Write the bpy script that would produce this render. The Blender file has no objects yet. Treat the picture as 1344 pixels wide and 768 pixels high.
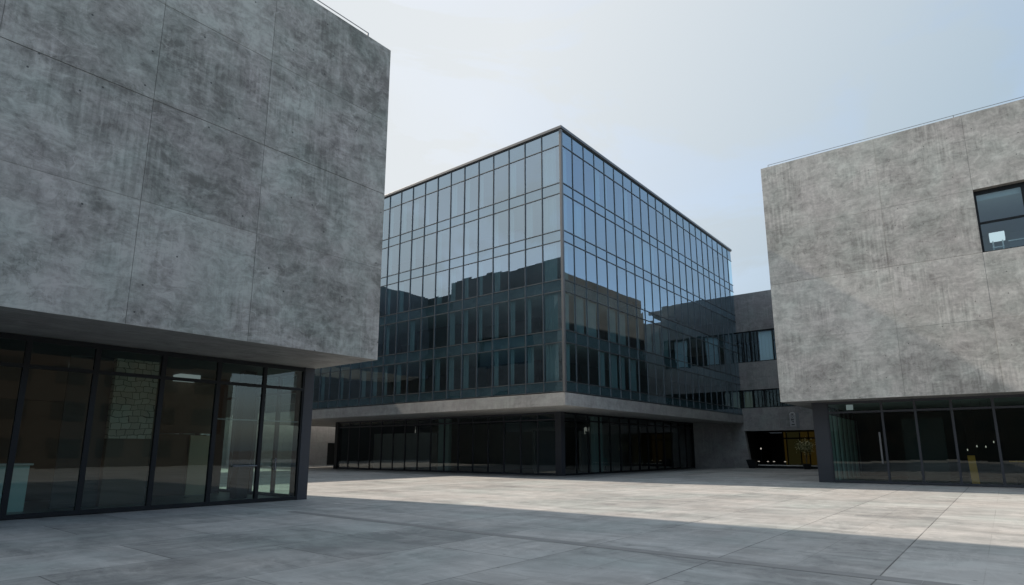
import bpy, math, random
from mathutils import Vector, Matrix

random.seed(11)
R = math.radians
sc = bpy.context.scene
COL = sc.collection

# ------------------------------------------------------------------ camera
FPX, PITCH, PPY, YAW = 792.22, 0.195217, 434.03, 0.67635   # solved from the photo's three vanishing points
CAM_H = 1.6
fwd = Vector((math.cos(YAW) * math.cos(PITCH), math.sin(YAW) * math.cos(PITCH), math.sin(PITCH)))
rgt = Vector((math.sin(YAW), -math.cos(YAW), 0))
dwn = fwd.cross(rgt)
cd = bpy.data.cameras.new('camera')
cam = bpy.data.objects.new('camera', cd)
COL.objects.link(cam)
cam.matrix_world = Matrix(((rgt.x, -dwn.x, -fwd.x, 0), (rgt.y, -dwn.y, -fwd.y, 0), (rgt.z, -dwn.z, -fwd.z, CAM_H), (0, 0, 0, 1)))
cd.sensor_width = 36.0
cd.lens = FPX / 1344 * 36
cd.shift_y = (PPY - 384) / 1344
cd.clip_start = 0.05
cd.clip_end = 8000
sc.camera = cam


def seen(p):
    """pixel of a point in the 1344 x 768 frame; only used to rank windows by size"""
    d = Vector(p) - Vector((0, 0, CAM_H))
    z = d.dot(fwd)
    if z < 0.1:
        return None
    return 672 + FPX * d.dot(rgt) / z, PPY + FPX * d.dot(dwn) / z


# ------------------------------------------------------------------ node helpers
class NT:
    def __init__(self, tree):
        self.t = tree
        self.n = tree.nodes
        self.l = tree.links

    def node(self, typ, **kw):
        n = self.n.new(typ)
        for k, v in kw.items():
            setattr(n, k, v)
        return n

    def put(self, sock, v):
        if hasattr(v, 'bl_idname') or hasattr(v, 'is_linked'):
            self.l.new(v, sock)
        elif v is not None:
            sock.default_value = v

    def math(self, op, a, b=None, c=None, clamp=False):
        n = self.node('ShaderNodeMath', operation=op, use_clamp=clamp)
        self.put(n.inputs[0], a)
        if b is not None:
            self.put(n.inputs[1], b)
        if c is not None:
            self.put(n.inputs[2], c)
        return n.outputs[0]

    def noise(self, vec, scale, detail=4, rough=.55, dist=0.0, out=0):
        n = self.node('ShaderNodeTexNoise')
        self.put(n.inputs['Vector'], vec)
        n.inputs['Scale'].default_value = scale
        n.inputs['Detail'].default_value = detail
        n.inputs['Roughness'].default_value = rough
        n.inputs['Distortion'].default_value = dist
        return n.outputs[out]

    def mapping(self, vec, scale=(1, 1, 1), loc=(0, 0, 0), rot=(0, 0, 0)):
        n = self.node('ShaderNodeMapping')
        self.put(n.inputs['Vector'], vec)
        n.inputs['Scale'].default_value = scale
        n.inputs['Location'].default_value = loc
        n.inputs['Rotation'].default_value = rot
        return n.outputs[0]

    def ramp(self, f, stops, mode='LINEAR'):
        n = self.node('ShaderNodeValToRGB')
        self.put(n.inputs[0], f)
        e = n.color_ramp.elements
        n.color_ramp.interpolation = mode
        while len(e) < len(stops):
            e.new(0.5)
        for k, (p, c) in enumerate(stops):
            e[k].position = p
            e[k].color = (c, c, c, 1) if isinstance(c, (int, float)) else (*c, 1)
        return n.outputs[0]

    def remap(self, f, a, b, c=0.0, d=1.0):
        n = self.node('ShaderNodeMapRange')
        self.put(n.inputs[0], f)
        for k, v in enumerate((a, b, c, d)):
            self.put(n.inputs[k + 1], v)
        return n.outputs[0]

    def mix(self, f, a, b, blend='MIX'):
        n = self.node('ShaderNodeMix', data_type='RGBA', blend_type=blend)
        self.put(n.inputs[0], f)
        self.put(n.inputs[6], (*a, 1) if isinstance(a, tuple) and len(a) == 3 else a)
        self.put(n.inputs[7], (*b, 1) if isinstance(b, tuple) and len(b) == 3 else b)
        return n.outputs[2]

    def bump(self, h, strength, dist, normal=None):
        n = self.node('ShaderNodeBump')
        n.inputs['Strength'].default_value = strength
        n.inputs['Distance'].default_value = dist
        self.put(n.inputs['Height'], h)
        if normal is not None:
            self.put(n.inputs['Normal'], normal)
        return n.outputs[0]


def new_mat(name):
    m = bpy.data.materials.new(name)
    m.use_nodes = True
    m.node_tree.nodes.clear()
    t = NT(m.node_tree)
    o = t.node('ShaderNodeOutputMaterial')
    return m, t, o


def principled(t, o, col, rough, normal=None, spec=0.5, metal=0.0):
    b = t.node('ShaderNodeBsdfPrincipled')
    t.put(b.inputs['Base Color'], (*col, 1) if isinstance(col, tuple) and len(col) == 3 else col)
    t.put(b.inputs['Roughness'], rough)
    t.put(b.inputs['Metallic'], metal)
    t.put(b.inputs['Specular IOR Level'], spec)
    if normal is not None:
        t.put(b.inputs['Normal'], normal)
    t.l.new(b.outputs[0], o.inputs['Surface'])
    return b


def concrete(name, dark, light, offset=(0, 0, 0), blotch=.5, streak=.3, trowel=.3, marks=.3, tint=.04, rough=.72, pits=True):
    """cast concrete with pour clouds, runs, scraped lighter patches, hairlines, blow holes and tie holes"""
    m, t, o = new_mat(name)
    uv = t.node('ShaderNodeUVMap', uv_map='UVMap').outputs[0]
    v = t.mapping(uv, loc=offset)
    tone = t.node('ShaderNodeAttribute', attribute_name='tone').outputs['Fac']
    warp = t.noise(v, .8, 3, .6, 0, 1)
    vw = t.node('ShaderNodeVectorMath', operation='MULTIPLY_ADD')
    t.put(vw.inputs[0], warp)
    vw.inputs[1].default_value = (.55, .55, 0)
    t.put(vw.inputs[2], v)
    vw = vw.outputs[0]
    big = t.noise(v, .33, 5, .6, .4)
    mid = t.noise(vw, 1.4, 8, .70, .5)
    clouds = t.remap(t.noise(vw, 3.4, 6, .66, .9), .38, .62)
    trow = t.noise(t.mapping(vw, scale=(.5, 3.6, 1), rot=(0, 0, .06)), 2.4, 8, .68, .3)
    runs = t.noise(t.mapping(v, scale=(5.5, .22, 1)), 1.8, 5, .62, .15)
    runmask = t.remap(t.noise(v, .45, 2, .5), .46, .62)
    cl2 = t.remap(t.noise(vw, 1.25, 5, .6, 1.1), .40, .60)
    fine = t.noise(v, 38, 3, .7)
    f = t.math('MULTIPLY_ADD', t.math('SUBTRACT', big, .5), 1.25, .5)
    f = t.math('MULTIPLY_ADD', t.math('SUBTRACT', mid, .5), 1.05, f)
    f = t.math('MULTIPLY_ADD', t.math('SUBTRACT', clouds, .45), blotch * .42, f)
    f = t.math('MULTIPLY_ADD', t.math('SUBTRACT', trow, .5), trowel * 2.4, f)
    rr = t.math('MULTIPLY', t.math('SUBTRACT', runs, .5), runmask)
    f = t.math('MULTIPLY_ADD', rr, streak * 4.6, f)
    f = t.math('MULTIPLY_ADD', t.math('SUBTRACT', fine, .5), .32, f)
    f = t.math('ADD', f, t.math('MULTIPLY', t.math('SUBTRACT', tone, .5), .80))
    # small mottling and float-scraped patches with firmer edges, in several directions
    mott = t.remap(t.noise(vw, 8.5, 5, .72, .6), .40, .62)
    f = t.math('MULTIPLY_ADD', t.math('SUBTRACT', mott, .5), blotch * .30, f)
    f = t.math('MULTIPLY_ADD', t.math('SUBTRACT', cl2, .5), blotch * .40, f)
    for sc_, rot_, lc_, am_ in (((.55, 2.2, 1), .28, (5, 9, 0), .26), ((2.4, .6, 1), -.15, (2, 4, 0), .20), ((1, 1, 1), 0, (8, 1, 0), -.24)):
        sn = t.noise(t.mapping(vw, scale=sc_, rot=(0, 0, rot_), loc=lc_), 2.9, 8, .70, .35)
        pm = t.remap(t.noise(t.mapping(v, loc=lc_), .7, 3, .55), .44, .60)
        f = t.math('MULTIPLY_ADD', t.math('MULTIPLY', t.remap(sn, .50, .57), pm), am_ * blotch * 1.3, f)
    fb = t.node('ShaderNodeTexBrick')
    wv2 = t.node('ShaderNodeVectorMath', operation='MULTIPLY_ADD')
    t.put(wv2.inputs[0], t.noise(v, 3.0, 3, .6, 0, 1))
    wv2.inputs[1].default_value = (.05, .05, 0)
    t.put(wv2.inputs[2], v)
    t.put(fb.inputs['Vector'], wv2.outputs[0])
    fb.offset = .37
    fb.inputs['Scale'].default_value = 1
    fb.inputs['Brick Width'].default_value = 1.27
    fb.inputs['Row Height'].default_value = .94
    fb.inputs['Mortar Size'].default_value = .006
    fb.inputs['Color1'].default_value = (0, 0, 0, 1)
    fb.inputs['Color2'].default_value = (1, 1, 1, 1)
    fb.inputs['Mortar'].default_value = (.5, .5, .5, 1)
    sb = t.node('ShaderNodeSeparateColor')
    t.put(sb.inputs[0], fb.outputs['Color'])
    gm = t.remap(t.noise(v, .6, 3, .55), .42, .58)
    f = t.math('MULTIPLY_ADD', t.math('MULTIPLY', t.math('SUBTRACT', sb.outputs[0], .5), gm), .26, f)
    f = t.math('MULTIPLY_ADD', t.math('MULTIPLY', fb.outputs['Fac'], t.remap(t.noise(v, .8, 2, .5), .45, .6)), -.16, f)
    broad = t.noise(t.mapping(vw, scale=(.28, 1.7, 1), rot=(0, 0, -.05), loc=(4, 6, 0)), .9, 7, .66, .5)
    f = t.math('MULTIPLY_ADD', t.math('SUBTRACT', broad, .5), trowel * 2.6, f)
    # hairline scrape marks: thin iso-lines of a stretched noise, only in some places
    iso = t.noise(t.mapping(vw, scale=(.7, 1.5, 1), rot=(0, 0, .35)), .9, 2, .5, .8)
    line = t.remap(t.math('ABSOLUTE', t.math('SUBTRACT', iso, .5)), .0, .011, 1, 0)
    lmask = t.remap(t.noise(v, 1.1, 2, .5), .52, .66)
    line = t.math('MULTIPLY', line, lmask)
    f = t.math('MULTIPLY_ADD', line, marks, f)
    iso2 = t.noise(t.mapping(v, scale=(1.3, .8, 1), loc=(7, 3, 0)), 1.1, 3, .5, .5)
    line2 = t.math('MULTIPLY', t.remap(t.math('ABSOLUTE', t.math('SUBTRACT', iso2, .5)), .0, .007, 1, 0), t.remap(t.noise(v, .9, 2, .5), .54, .64))
    f = t.math('MULTIPLY_ADD', line2, -marks * .7, f)
    f = t.math('MULTIPLY_ADD', t.math('SUBTRACT', f, .5), .84, .5)
    col = t.mix(t.math('ADD', f, 0, clamp=True), dark, light)
    hue = t.noise(v, .55, 3, .6, .3)
    tc = t.ramp(hue, [(.32, (1 - tint, 1 + tint, 1 + tint * .6)), (.5, (1, 1, 1)), (.68, (1 + tint, 1 - tint * .5, 1 + tint * .2))])
    col = t.mix(1.0, col, tc, 'MULTIPLY')
    h = t.math('MULTIPLY_ADD', mid, .5, t.math('MULTIPLY', fine, .25))
    h = t.math('MULTIPLY_ADD', trow, .5, h)
    if pits:
        vo = t.node('ShaderNodeTexVoronoi', feature='F1', voronoi_dimensions='2D')
        t.put(vo.inputs['Vector'], v)
        vo.inputs['Scale'].default_value = .85
        vo.inputs['Randomness'].default_value = .9
        tie = t.remap(vo.outputs['Distance'], .014, .024, 1, 0)
        pick = t.node('ShaderNodeSeparateColor')
        t.put(pick.inputs[0], vo.outputs['Color'])
        tie = t.math('MULTIPLY', tie, t.math('GREATER_THAN', pick.outputs[0], .48))
        vb = t.node('ShaderNodeTexVoronoi', feature='F1', voronoi_dimensions='2D')
        t.put(vb.inputs['Vector'], v)
        vb.inputs['Scale'].default_value = 5.5
        pb = t.node('ShaderNodeSeparateColor')
        t.put(pb.inputs[0], vb.outputs['Color'])
        hole = t.math('MULTIPLY', t.remap(vb.outputs['Distance'], .03, .075, 1, 0), t.math('GREATER_THAN', pb.outputs[0], .86))
        allp = t.math('MAXIMUM', tie, t.math('MULTIPLY', hole, .45))
        col = t.mix(t.math('MULTIPLY', allp, .8), col, (.03, .031, .033))
        h = t.math('MULTIPLY_ADD', allp, -1.2, h)
    nrm = t.bump(h, .35, .02)
    principled(t, o, col, t.remap(f, 0, 1, rough + .06, rough - .12), nrm, .35)
    return m


def plain(name, col, rough=.5, metal=0.0, spec=.5, var=.12, scale=3.0):
    """paint, metal, plaster: a base colour with a little unevenness"""
    m, t, o = new_mat(name)
    v = t.node('ShaderNodeTexCoord').outputs['Object']
    n = t.noise(v, scale, 5, .6)
    c = t.mix(n, tuple(k * (1 - var) for k in col), tuple(k * (1 + var) for k in col))
    principled(t, o, c, t.remap(n, .2, .8, rough - .06, rough + .08), None, spec, metal)
    return m


def lit(name, col, strength):
    m, t, o = new_mat(name)
    e = t.node('ShaderNodeEmission')
    e.inputs[0].default_value = (*col, 1)
    e.inputs[1].default_value = strength
    t.l.new(e.outputs[0], o.inputs['Surface'])
    return m


def glass(name, tint, r0, refl=(1, 1, 1), wave=.0, solid=None, wscale=.7):
    """coated pane: Schlick mirror over a tinted see-through (or, for spandrels, an opaque back)"""
    m, t, o = new_mat(name)
    nrm = None
    if wave:
        uv = t.node('ShaderNodeUVMap', uv_map='UVMap').outputs[0]
        nrm = t.bump(t.noise(uv, wscale, 2, .4), 1.0, wave)
    lw = t.node('ShaderNodeLayerWeight')
    lw.inputs['Blend'].default_value = .5
    if nrm is not None:
        t.put(lw.inputs['Normal'], nrm)
    face = lw.outputs['Facing']            # 1 - cos
    p5 = t.math('POWER', face, 5.0)
    fac = t.math('MULTIPLY_ADD', p5, 1 - r0, r0)
    g = t.node('ShaderNodeBsdfGlossy')
    g.inputs['Color'].default_value = (*refl, 1)
    g.inputs['Roughness'].default_value = 0.0
    if nrm is not None:
        t.put(g.inputs['Normal'], nrm)
    if solid is None:
        b = t.node('ShaderNodeBsdfTransparent')
        b.inputs[0].default_value = (*tint, 1)
    else:
        b = t.node('ShaderNodeBsdfDiffuse')
        b.inputs[0].default_value = (*solid, 1)
    mx = t.node('ShaderNodeMixShader')
    t.put(mx.inputs[0], fac)
    t.l.new(b.outputs[0], mx.inputs[1])
    t.l.new(g.outputs[0], mx.inputs[2])
    t.l.new(mx.outputs[0], o.inputs['Surface'])
    return m


# ------------------------------------------------------------------ materials
M = {}
M['conc_dark'] = concrete('concrete_weathered', (.158, .153, .138), (.455, .445, .408), (3, 1, 0), .75, .30, .34, .42, .032)
M['conc_mid'] = concrete('concrete_light', (.285, .275, .255), (.675, .652, .605), (31, 12, 0), .7, .42, .32, .30, .02)
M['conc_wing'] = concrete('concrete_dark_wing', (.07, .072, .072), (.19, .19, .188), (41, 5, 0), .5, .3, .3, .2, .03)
M['conc_end'] = concrete('concrete_mirror_darkened', (.035, .035, .034), (.085, .084, .081), (11, 52, 0), .6, .35, .2, .2, .02)  # shade put into the colour, so these walls mirror dark in the glass
M['conc_slab'] = concrete('concrete_slab_edge', (.20, .198, .19), (.44, .435, .42), (63, 40, 0), .35, .3, .2, .1, .015, pits=False)
M['conc_back'] = concrete('concrete_far_wall', (.19, .193, .195), (.40, .40, .40), (91, 22, 0), .5, .35, .2, .12, .03)
M['conc_pale'] = concrete('concrete_pale_wall', (.36, .37, .385), (.60, .61, .625), (51, 33, 0), .4, .3, .2, .12, .02)
M['conc_soffit'] = concrete('concrete_soffit', (.16, .157, .15), (.36, .35, .335), (17, 71, 0), .3, .1, .5, .1, .015, pits=False)
M['frame'] = plain('dark_metal_frame', (.013, .016, .019), .45, .0, .22, .2)
M['post'] = plain('slate_metal_post', (.035, .040, .050), .5, .0, .45, .15)
M['mullion'] = plain('grey_anodised_mullion', (.13, .145, .155), .38, .6, .5, .12)
M['trim'] = plain('grey_metal_trim', (.15, .155, .16), .45, .4, .5, .12)
M['rail'] = plain('galvanised_rail', (.22, .23, .24), .45, .7, .5, .1)
M['coated'] = glass('coated_glass', (.58, .80, .85), .41, (.73, .875, .985), .0003)
M['spandrel'] = glass('spandrel_glass', (0, 0, 0), (.39), (.72, .87, .985), .0003, (.040, .082, .096))
M['clear'] = glass('clear_dark_glass', (.56, .70, .665), .055, (.95, 1, 1), .0003)
M['lobby'] = glass('lobby_glass', (.82, .89, .88), .09, (.95, 1, 1), .0003)
M['pale_glass'] = glass('pale_window_glass', (.86, .95, .97), .09, (.9, .97, 1.0))
M['slab_in'] = plain('interior_slab', (.26, .26, .255), .7, 0, .3, .1)
M['ceil'] = plain('interior_ceiling', (.55, .55, .54), .8, 0, .3, .06)
M['core'] = plain('interior_core', (.25, .275, .275), .8, 0, .3, .15, .6)
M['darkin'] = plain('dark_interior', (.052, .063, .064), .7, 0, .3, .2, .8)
M['brown'] = plain('brown_panel', (.13, .10, .08), .6, 0, .4, .2, 1.2)
M['tan'] = plain('tan_panel', (.58, .47, .34), .6, 0, .4, .12, 1.0)
M['floor_in'] = plain('interior_floor', (.16, .155, .15), .3, 0, .5, .12, .8)
M['white'] = plain('white_plaster', (.7, .7, .68), .6, 0, .4, .05)
M['teal'] = plain('pale_teal_wall', (.16, .25, .24), .6, 0, .4, .1, 1.0)
M['pale_blue'] = plain('pale_blue_sky_panel', (.62, .78, .84), .7, 0, .3, .04)  # sky reflection painted as a pale panel colour
M['pale_teal'] = plain('pale_teal_fin', (.50, .66, .63), .6, 0, .4, .1, 1.0)
M['amber'] = plain('amber_timber', (.78, .36, .05), .55, 0, .4, .2, 2.5)
M['bulb'] = lit('warm_bulb', (1.0, .93, .8), .24)
M['amber_lit'] = lit('amber_lit_window', (.60, .40, .08), .013)
M['panel_light'] = lit('ceiling_light_panel', (.92, .97, 1.0), .11)
M['window_glass'] = glass('plain_window_glass', (.6, .76, .80), .13, (.85, .95, 1.0), .0003)
M['soil'] = plain('soil', (.03, .024, .018), .9, 0, .2, .3)


def curtain_mat():
    m, t, o = new_mat('pale_curtain')
    uv = t.node('ShaderNodeUVMap', uv_map='UVMap').outputs[0]
    w = t.noise(t.mapping(uv, scale=(9, .05, 1)), 1.6, 2, .5)
    c = t.mix(w, (.36, .44, .44), (.64, .70, .69))
    b = t.node('ShaderNodeBsdfDiffuse')
    t.put(b.inputs[0], c)
    tr = t.node('ShaderNodeBsdfTranslucent')
    t.put(tr.inputs[0], c)
    mx = t.node('ShaderNodeMixShader')
    mx.inputs[0].default_value = .3
    t.l.new(b.outputs[0], mx.inputs[1])
    t.l.new(tr.outputs[0], mx.inputs[2])
    t.l.new(mx.outputs[0], o.inputs['Surface'])
    return m


M['curtain'] = curtain_mat()


def stone_mat():
    m, t, o = new_mat('rubble_stone_wall')
    uv = t.node('ShaderNodeUVMap', uv_map='UVMap').outputs[0]
    wv = t.node('ShaderNodeVectorMath', operation='MULTIPLY_ADD')
    t.put(wv.inputs[0], t.noise(uv, 2.2, 2, .5, 0, 1))
    wv.inputs[1].default_value = (.30, .26, 0)
    t.put(wv.inputs[2], uv)
    br = t.node('ShaderNodeTexBrick')
    t.put(br.inputs['Vector'], wv.outputs[0])
    br.offset = .37
    br.inputs['Scale'].default_value = 1
    br.inputs['Brick Width'].default_value = .24
    br.inputs['Row Height'].default_value = .18
    br.inputs['Mortar Size'].default_value = .009
    br.inputs['Color1'].default_value = (.50, .45, .37, 1)
    br.inputs['Color2'].default_value = (.68, .62, .52, 1)
    br.inputs['Mortar'].default_value = (.05, .045, .04, 1)
    n = t.noise(uv, 9, 4, .6)
    c = t.mix(t.math('MULTIPLY', n, .4), br.outputs[0], (.3, .27, .23))
    nb = t.bump(t.math('SUBTRACT', n, br.outputs['Fac']), .5, .03)
    principled(t, o, c, .8, nb, .3)
    return m


M['stone'] = stone_mat()


def paving_mat():
    m, t, o = new_mat('concrete_paving')
    pos = t.node('ShaderNodeNewGeometry').outputs['Position']
    v0 = t.mapping(pos, loc=(-2.62, -1.47, 0))
    br = t.node('ShaderNodeTexBrick')
    t.put(br.inputs['Vector'], v0)
    br.offset = .5
    br.inputs['Scale'].default_value = 1
    br.inputs['Brick Width'].default_value = 3.28
    br.inputs['Row Height'].default_value = 2.12
    br.inputs['Mortar Size'].default_value = .011
    br.inputs['Mortar Smooth'].default_value = .25
    br.inputs['Color1'].default_value = (0, 0, 0, 1)
    br.inputs['Color2'].default_value = (1, 1, 1, 1)
    br.inputs['Mortar'].default_value = (.5, .5, .5, 1)
    sep = t.node('ShaderNodeSeparateColor')
    t.put(sep.inputs[0], br.outputs['Color'])
    per = sep.outputs[0]
    wv = t.node('ShaderNodeVectorMath', operation='MULTIPLY_ADD')
    t.put(wv.inputs[0], t.noise(pos, .6, 3, .6, 0, 1))
    wv.inputs[1].default_value = (.9, .9, 0)
    t.put(wv.inputs[2], pos)
    vw = wv.outputs[0]
    big = t.noise(pos, .16, 4, .6, .4)
    sm_a = t.noise(t.mapping(vw, scale=(1.5, .33, 1)), .8, 6, .62, .5)     # smears along the boards
    sm_b = t.noise(t.mapping(vw, scale=(.35, 1.5, 1)), .9, 5, .6, .3)
    cl = t.remap(t.noise(vw, 1.3, 4, .6, .8), .4, .62)
    fine = t.noise(pos, 26, 4, .7)
    f = t.math('MULTIPLY_ADD', t.math('SUBTRACT', big, .5), 1.0, .5)
    f = t.math('MULTIPLY_ADD', t.math('SUBTRACT', sm_a, .5), 1.5, f)
    f = t.math('MULTIPLY_ADD', t.math('SUBTRACT', sm_b, .5), .8, f)
    f = t.math('MULTIPLY_ADD', t.math('SUBTRACT', cl, .5), .16, f)
    f = t.math('MULTIPLY_ADD', t.math('SUBTRACT', fine, .5), .28, f)
    f = t.math('MULTIPLY_ADD', t.math('SUBTRACT', per, .5), .42, f)
    for sc_, rot_, lc_, am_ in (((2.2, .5, 1), .1, (5, 9, 0), .20), ((.5, 2.2, 1), -.15, (2, 4, 0), .17), ((1, 1, 1), 0, (8, 1, 0), -.20)):
        sn = t.noise(t.mapping(vw, scale=sc_, rot=(0, 0, rot_), loc=lc_), 2.2, 8, .70, .35)
        pm = t.remap(t.noise(t.mapping(pos, loc=lc_), .5, 3, .55), .42, .58)
        f = t.math('MULTIPLY_ADD', t.math('MULTIPLY', t.remap(sn, .50, .58), pm), am_, f)
    col = t.mix(t.math('ADD', f, 0, clamp=True), (.228, .233, .231), (.548, .548, .535))
    hue = t.noise(pos, .35, 3, .6, .3)
    col = t.mix(1.0, col, t.ramp(hue, [(.33, (.96, 1.015, 1.01)), (.5, (1, 1, 1)), (.67, (1.03, .998, .985))]), 'MULTIPLY')
    fade = t.remap(t.noise(pos, .5, 2, .5), .35, .6, .55, 1)
    b2 = t.node('ShaderNodeTexBrick')
    t.put(b2.inputs['Vector'], t.mapping(pos, loc=(-2.62, -1.47, 0)))
    b2.offset = .5
    b2.inputs['Scale'].default_value = 1
    b2.inputs['Brick Width'].default_value = 1.64
    b2.inputs['Row Height'].default_value = 1.06
    b2.inputs['Mortar Size'].default_value = .006
    sub = t.math('MULTIPLY', b2.outputs['Fac'], t.remap(t.noise(pos, .28, 3, .5), .44, .6, 0, .5))
    joint = t.math('MAXIMUM', t.math('MULTIPLY', br.outputs['Fac'], fade), sub)
    col = t.mix(t.math('MULTIPLY', joint, .88), col, (.05, .05, .05))
    # a few dark flecks
    vb = t.node('ShaderNodeTexVoronoi', feature='F1', voronoi_dimensions='2D')
    t.put(vb.inputs['Vector'], pos)
    vb.inputs['Scale'].default_value = 1.3
    pb = t.node('ShaderNodeSeparateColor')
    t.put(pb.inputs[0], vb.outputs['Color'])
    fleck = t.math('MULTIPLY', t.remap(vb.outputs['Distance'], .02, .045, 1, 0), t.math('GREATER_THAN', pb.outputs[0], .7))
    col = t.mix(t.math('MULTIPLY', fleck, .6), col, (.08, .078, .075))
    h = t.math('MULTIPLY_ADD', sm_a, .4, t.math('MULTIPLY', fine, .25))
    h = t.math('MULTIPLY_ADD', joint, -1.0, h)
    principled(t, o, col, t.remap(f, 0, 1, .62, .42), t.bump(h, .4, .012), .4)
    return m


M['paving'] = paving_mat()


def leaf_mat(name, a, b):
    m, t, o = new_mat(name)
    r = t.node('ShaderNodeObjectInfo').outputs['Random']
    n = t.noise(t.node('ShaderNodeTexCoord').outputs['Object'], 9, 2, .5)
    principled(t, o, t.mix(n, a, b), .5, None, .4)
    return m


M['leaf'] = leaf_mat('shrub_leaf', (.05, .07, .02), (.14, .15, .05))
M['blossom'] = leaf_mat('pale_blossom', (.62, .56, .22), (.85, .82, .60))
M['brick_shade'] = plain('dark_window_blind', (.030, .027, .025), .6, 0, .3, .1)
M['brick'] = plain('dark_brown_brick', (.068, .054, .045), .8, 0, .3, .25, .6)


# ------------------------------------------------------------------ mesh builder
class MB:
    def __init__(self):
        self.v, self.f, self.m, self.t = [], [], [], []

    def face(self, pts, mat=0, tone=.5):
        i = len(self.v)
        self.v += [tuple(p) for p in pts]
        self.f.append(tuple(range(i, i + len(pts))))
        self.m.append(mat)
        self.t.append(tone)
        return self

    def hexa(self, b, tp, mat=0, tone=.5):
        """b, tp: four points each, counter-clockwise seen from above"""
        i = len(self.v)
        self.v += [tuple(p) for p in b] + [tuple(p) for p in tp]
        fs = [(3, 2, 1, 0), (4, 5, 6, 7), (0, 1, 5, 4), (1, 2, 6, 5), (2, 3, 7, 6), (3, 0, 4, 7)]
        for q in fs:
            self.f.append(tuple(i + k for k in q))
            self.m.append(mat)
            self.t.append(tone)
        return self

    def box(self, x0, y0, z0, x1, y1, z1, mat=0, tone=.5):
        x0, x1 = min(x0, x1), max(x0, x1)
        y0, y1 = min(y0, y1), max(y0, y1)
        z0, z1 = min(z0, z1), max(z0, z1)
        return self.hexa([(x0, y0, z0), (x1, y0, z0), (x1, y1, z0), (x0, y1, z0)],
                         [(x0, y0, z1), (x1, y0, z1), (x1, y1, z1), (x0, y1, z1)], mat, tone)

    def tube(self, p, q, r, r2=None, n=8, mat=0):
        p, q = Vector(p), Vector(q)
        r2 = r if r2 is None else r2
        d = (q - p).normalized()
        a = d.orthogonal().normalized()
        b = d.cross(a)
        i = len(self.v)
        for k in range(n):
            w = 2 * math.pi * k / n
            self.v.append(tuple(p + (a * math.cos(w) + b * math.sin(w)) * r))
        for k in range(n):
            w = 2 * math.pi * k / n
            self.v.append(tuple(q + (a * math.cos(w) + b * math.sin(w)) * r2))
        for k in range(n):
            k2 = (k + 1) % n
            self.f.append((i + k, i + k2, i + n + k2, i + n + k))
            self.m.append(mat)
            self.t.append(.5)
        self.f.append(tuple(i + k for k in reversed(range(n))))
        self.f.append(tuple(i + n + k for k in range(n)))
        self.m += [mat, mat]
        self.t += [.5, .5]
        return self

    def lathe(self, c, prof, n=14, mat=0):
        i = len(self.v)
        for (r, z) in prof:
            for k in range(n):
                w = 2 * math.pi * k / n
                self.v.append((c[0] + r * math.cos(w), c[1] + r * math.sin(w), c[2] + z))
        for j in range(len(prof) - 1):
            for k in range(n):
                k2 = (k + 1) % n
                self.f.append((i + j * n + k, i + j * n + k2, i + (j + 1) * n + k2, i + (j + 1) * n + k))
                self.m.append(mat)
                self.t.append(.5)
        return self

    def build(self, name, mats, parent=None, bevel=0.0, kind=None):
        base = Vector((0, 0, 0)) if parent is None else Vector(parent['base'])
        me = bpy.data.meshes.new(name)
        me.from_pydata([tuple(Vector(p) - base) for p in self.v], [], self.f)
        if not isinstance(mats, (list, tuple)):
            mats = [mats]
        for mm in mats:
            me.materials.append(mm)
        uv = me.uv_layers.new(name='UVMap')
        at = me.attributes.new('tone', 'FLOAT', 'FACE')
        at.data.foreach_set('value', self.t)
        me.polygons.foreach_set('material_index', self.m)
        me.update()
        for p in me.polygons:
            n = p.normal
            ax = max(range(3), key=lambda k: abs(n[k]))
            for li in p.loop_indices:
                c = Vector(self.v[me.loops[li].vertex_index])
                uv.data[li].uv = ((c.y, c.z), (c.x, c.z), (c.x, c.y))[ax]
        ob = bpy.data.objects.new(name, me)
        COL.objects.link(ob)
        if parent is not None:
            ob.parent = parent
            ob['base'] = list(base)
        if bevel:
            bm = ob.modifiers.new('bevel', 'BEVEL')
            bm.width = bevel
            bm.segments = 2
            bm.limit_method = 'ANGLE'
        if kind:
            ob['kind'] = kind
        return ob


def thing(name, label, cat, base, group=None):
    o = bpy.data.objects.new(name, None)
    o.empty_display_size = .3
    COL.objects.link(o)
    o.location = base
    o['base'] = list(base)
    o['label'] = label
    o['category'] = cat
    if group:
        o['group'] = group
    return o


def tag(o, label, cat, group=None):
    o['label'] = label
    o['category'] = cat
    if group:
        o['group'] = group
    return o


def copy_thing(o, loc, label):
    c = o.copy()
    COL.objects.link(c)
    c.location = loc
    c['label'] = label
    for ch in list(o.children):
        d = ch.copy()
        COL.objects.link(d)
        d.parent = c
        for g in ch.children:
            e = g.copy()
            COL.objects.link(e)
            e.parent = d
    return c


def face_panels(mb, axis, at, out, us, zs, thick=.03, gap=.009, skip=(), rnd=None, gu={}, gz={}):
    """tiles of a cast wall face; axis 'x' = plane x=at (u is y), axis 'y' = plane y=at (u is x)"""
    rnd = rnd or random.Random(3)
    for i in range(len(us) - 1):
        for j in range(len(zs) - 1):
            if (i, j) in skip:
                continue
            u0, u1, z0, z1 = us[i], us[i + 1], zs[j], zs[j + 1]
            u0 += gu.get(i, gap) / 2 if i else 0
            u1 -= gu.get(i + 1, gap) / 2 if i < len(us) - 2 else 0
            z0 += gz.get(j, gap) / 2 if j else 0
            z1 -= gz.get(j + 1, gap) / 2 if j < len(zs) - 2 else 0
            tn = rnd.uniform(.28, .72)
            off = rnd.uniform(-.0025, .0025)
            a, b = at - out * thick, at + out * off
            if axis == 'x':
                mb.box(a, u0, z0, b, u1, z1, 0, tn)
            else:
                mb.box(u0, a, z0, u1, b, z1, 0, tn)
    return mb


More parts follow.
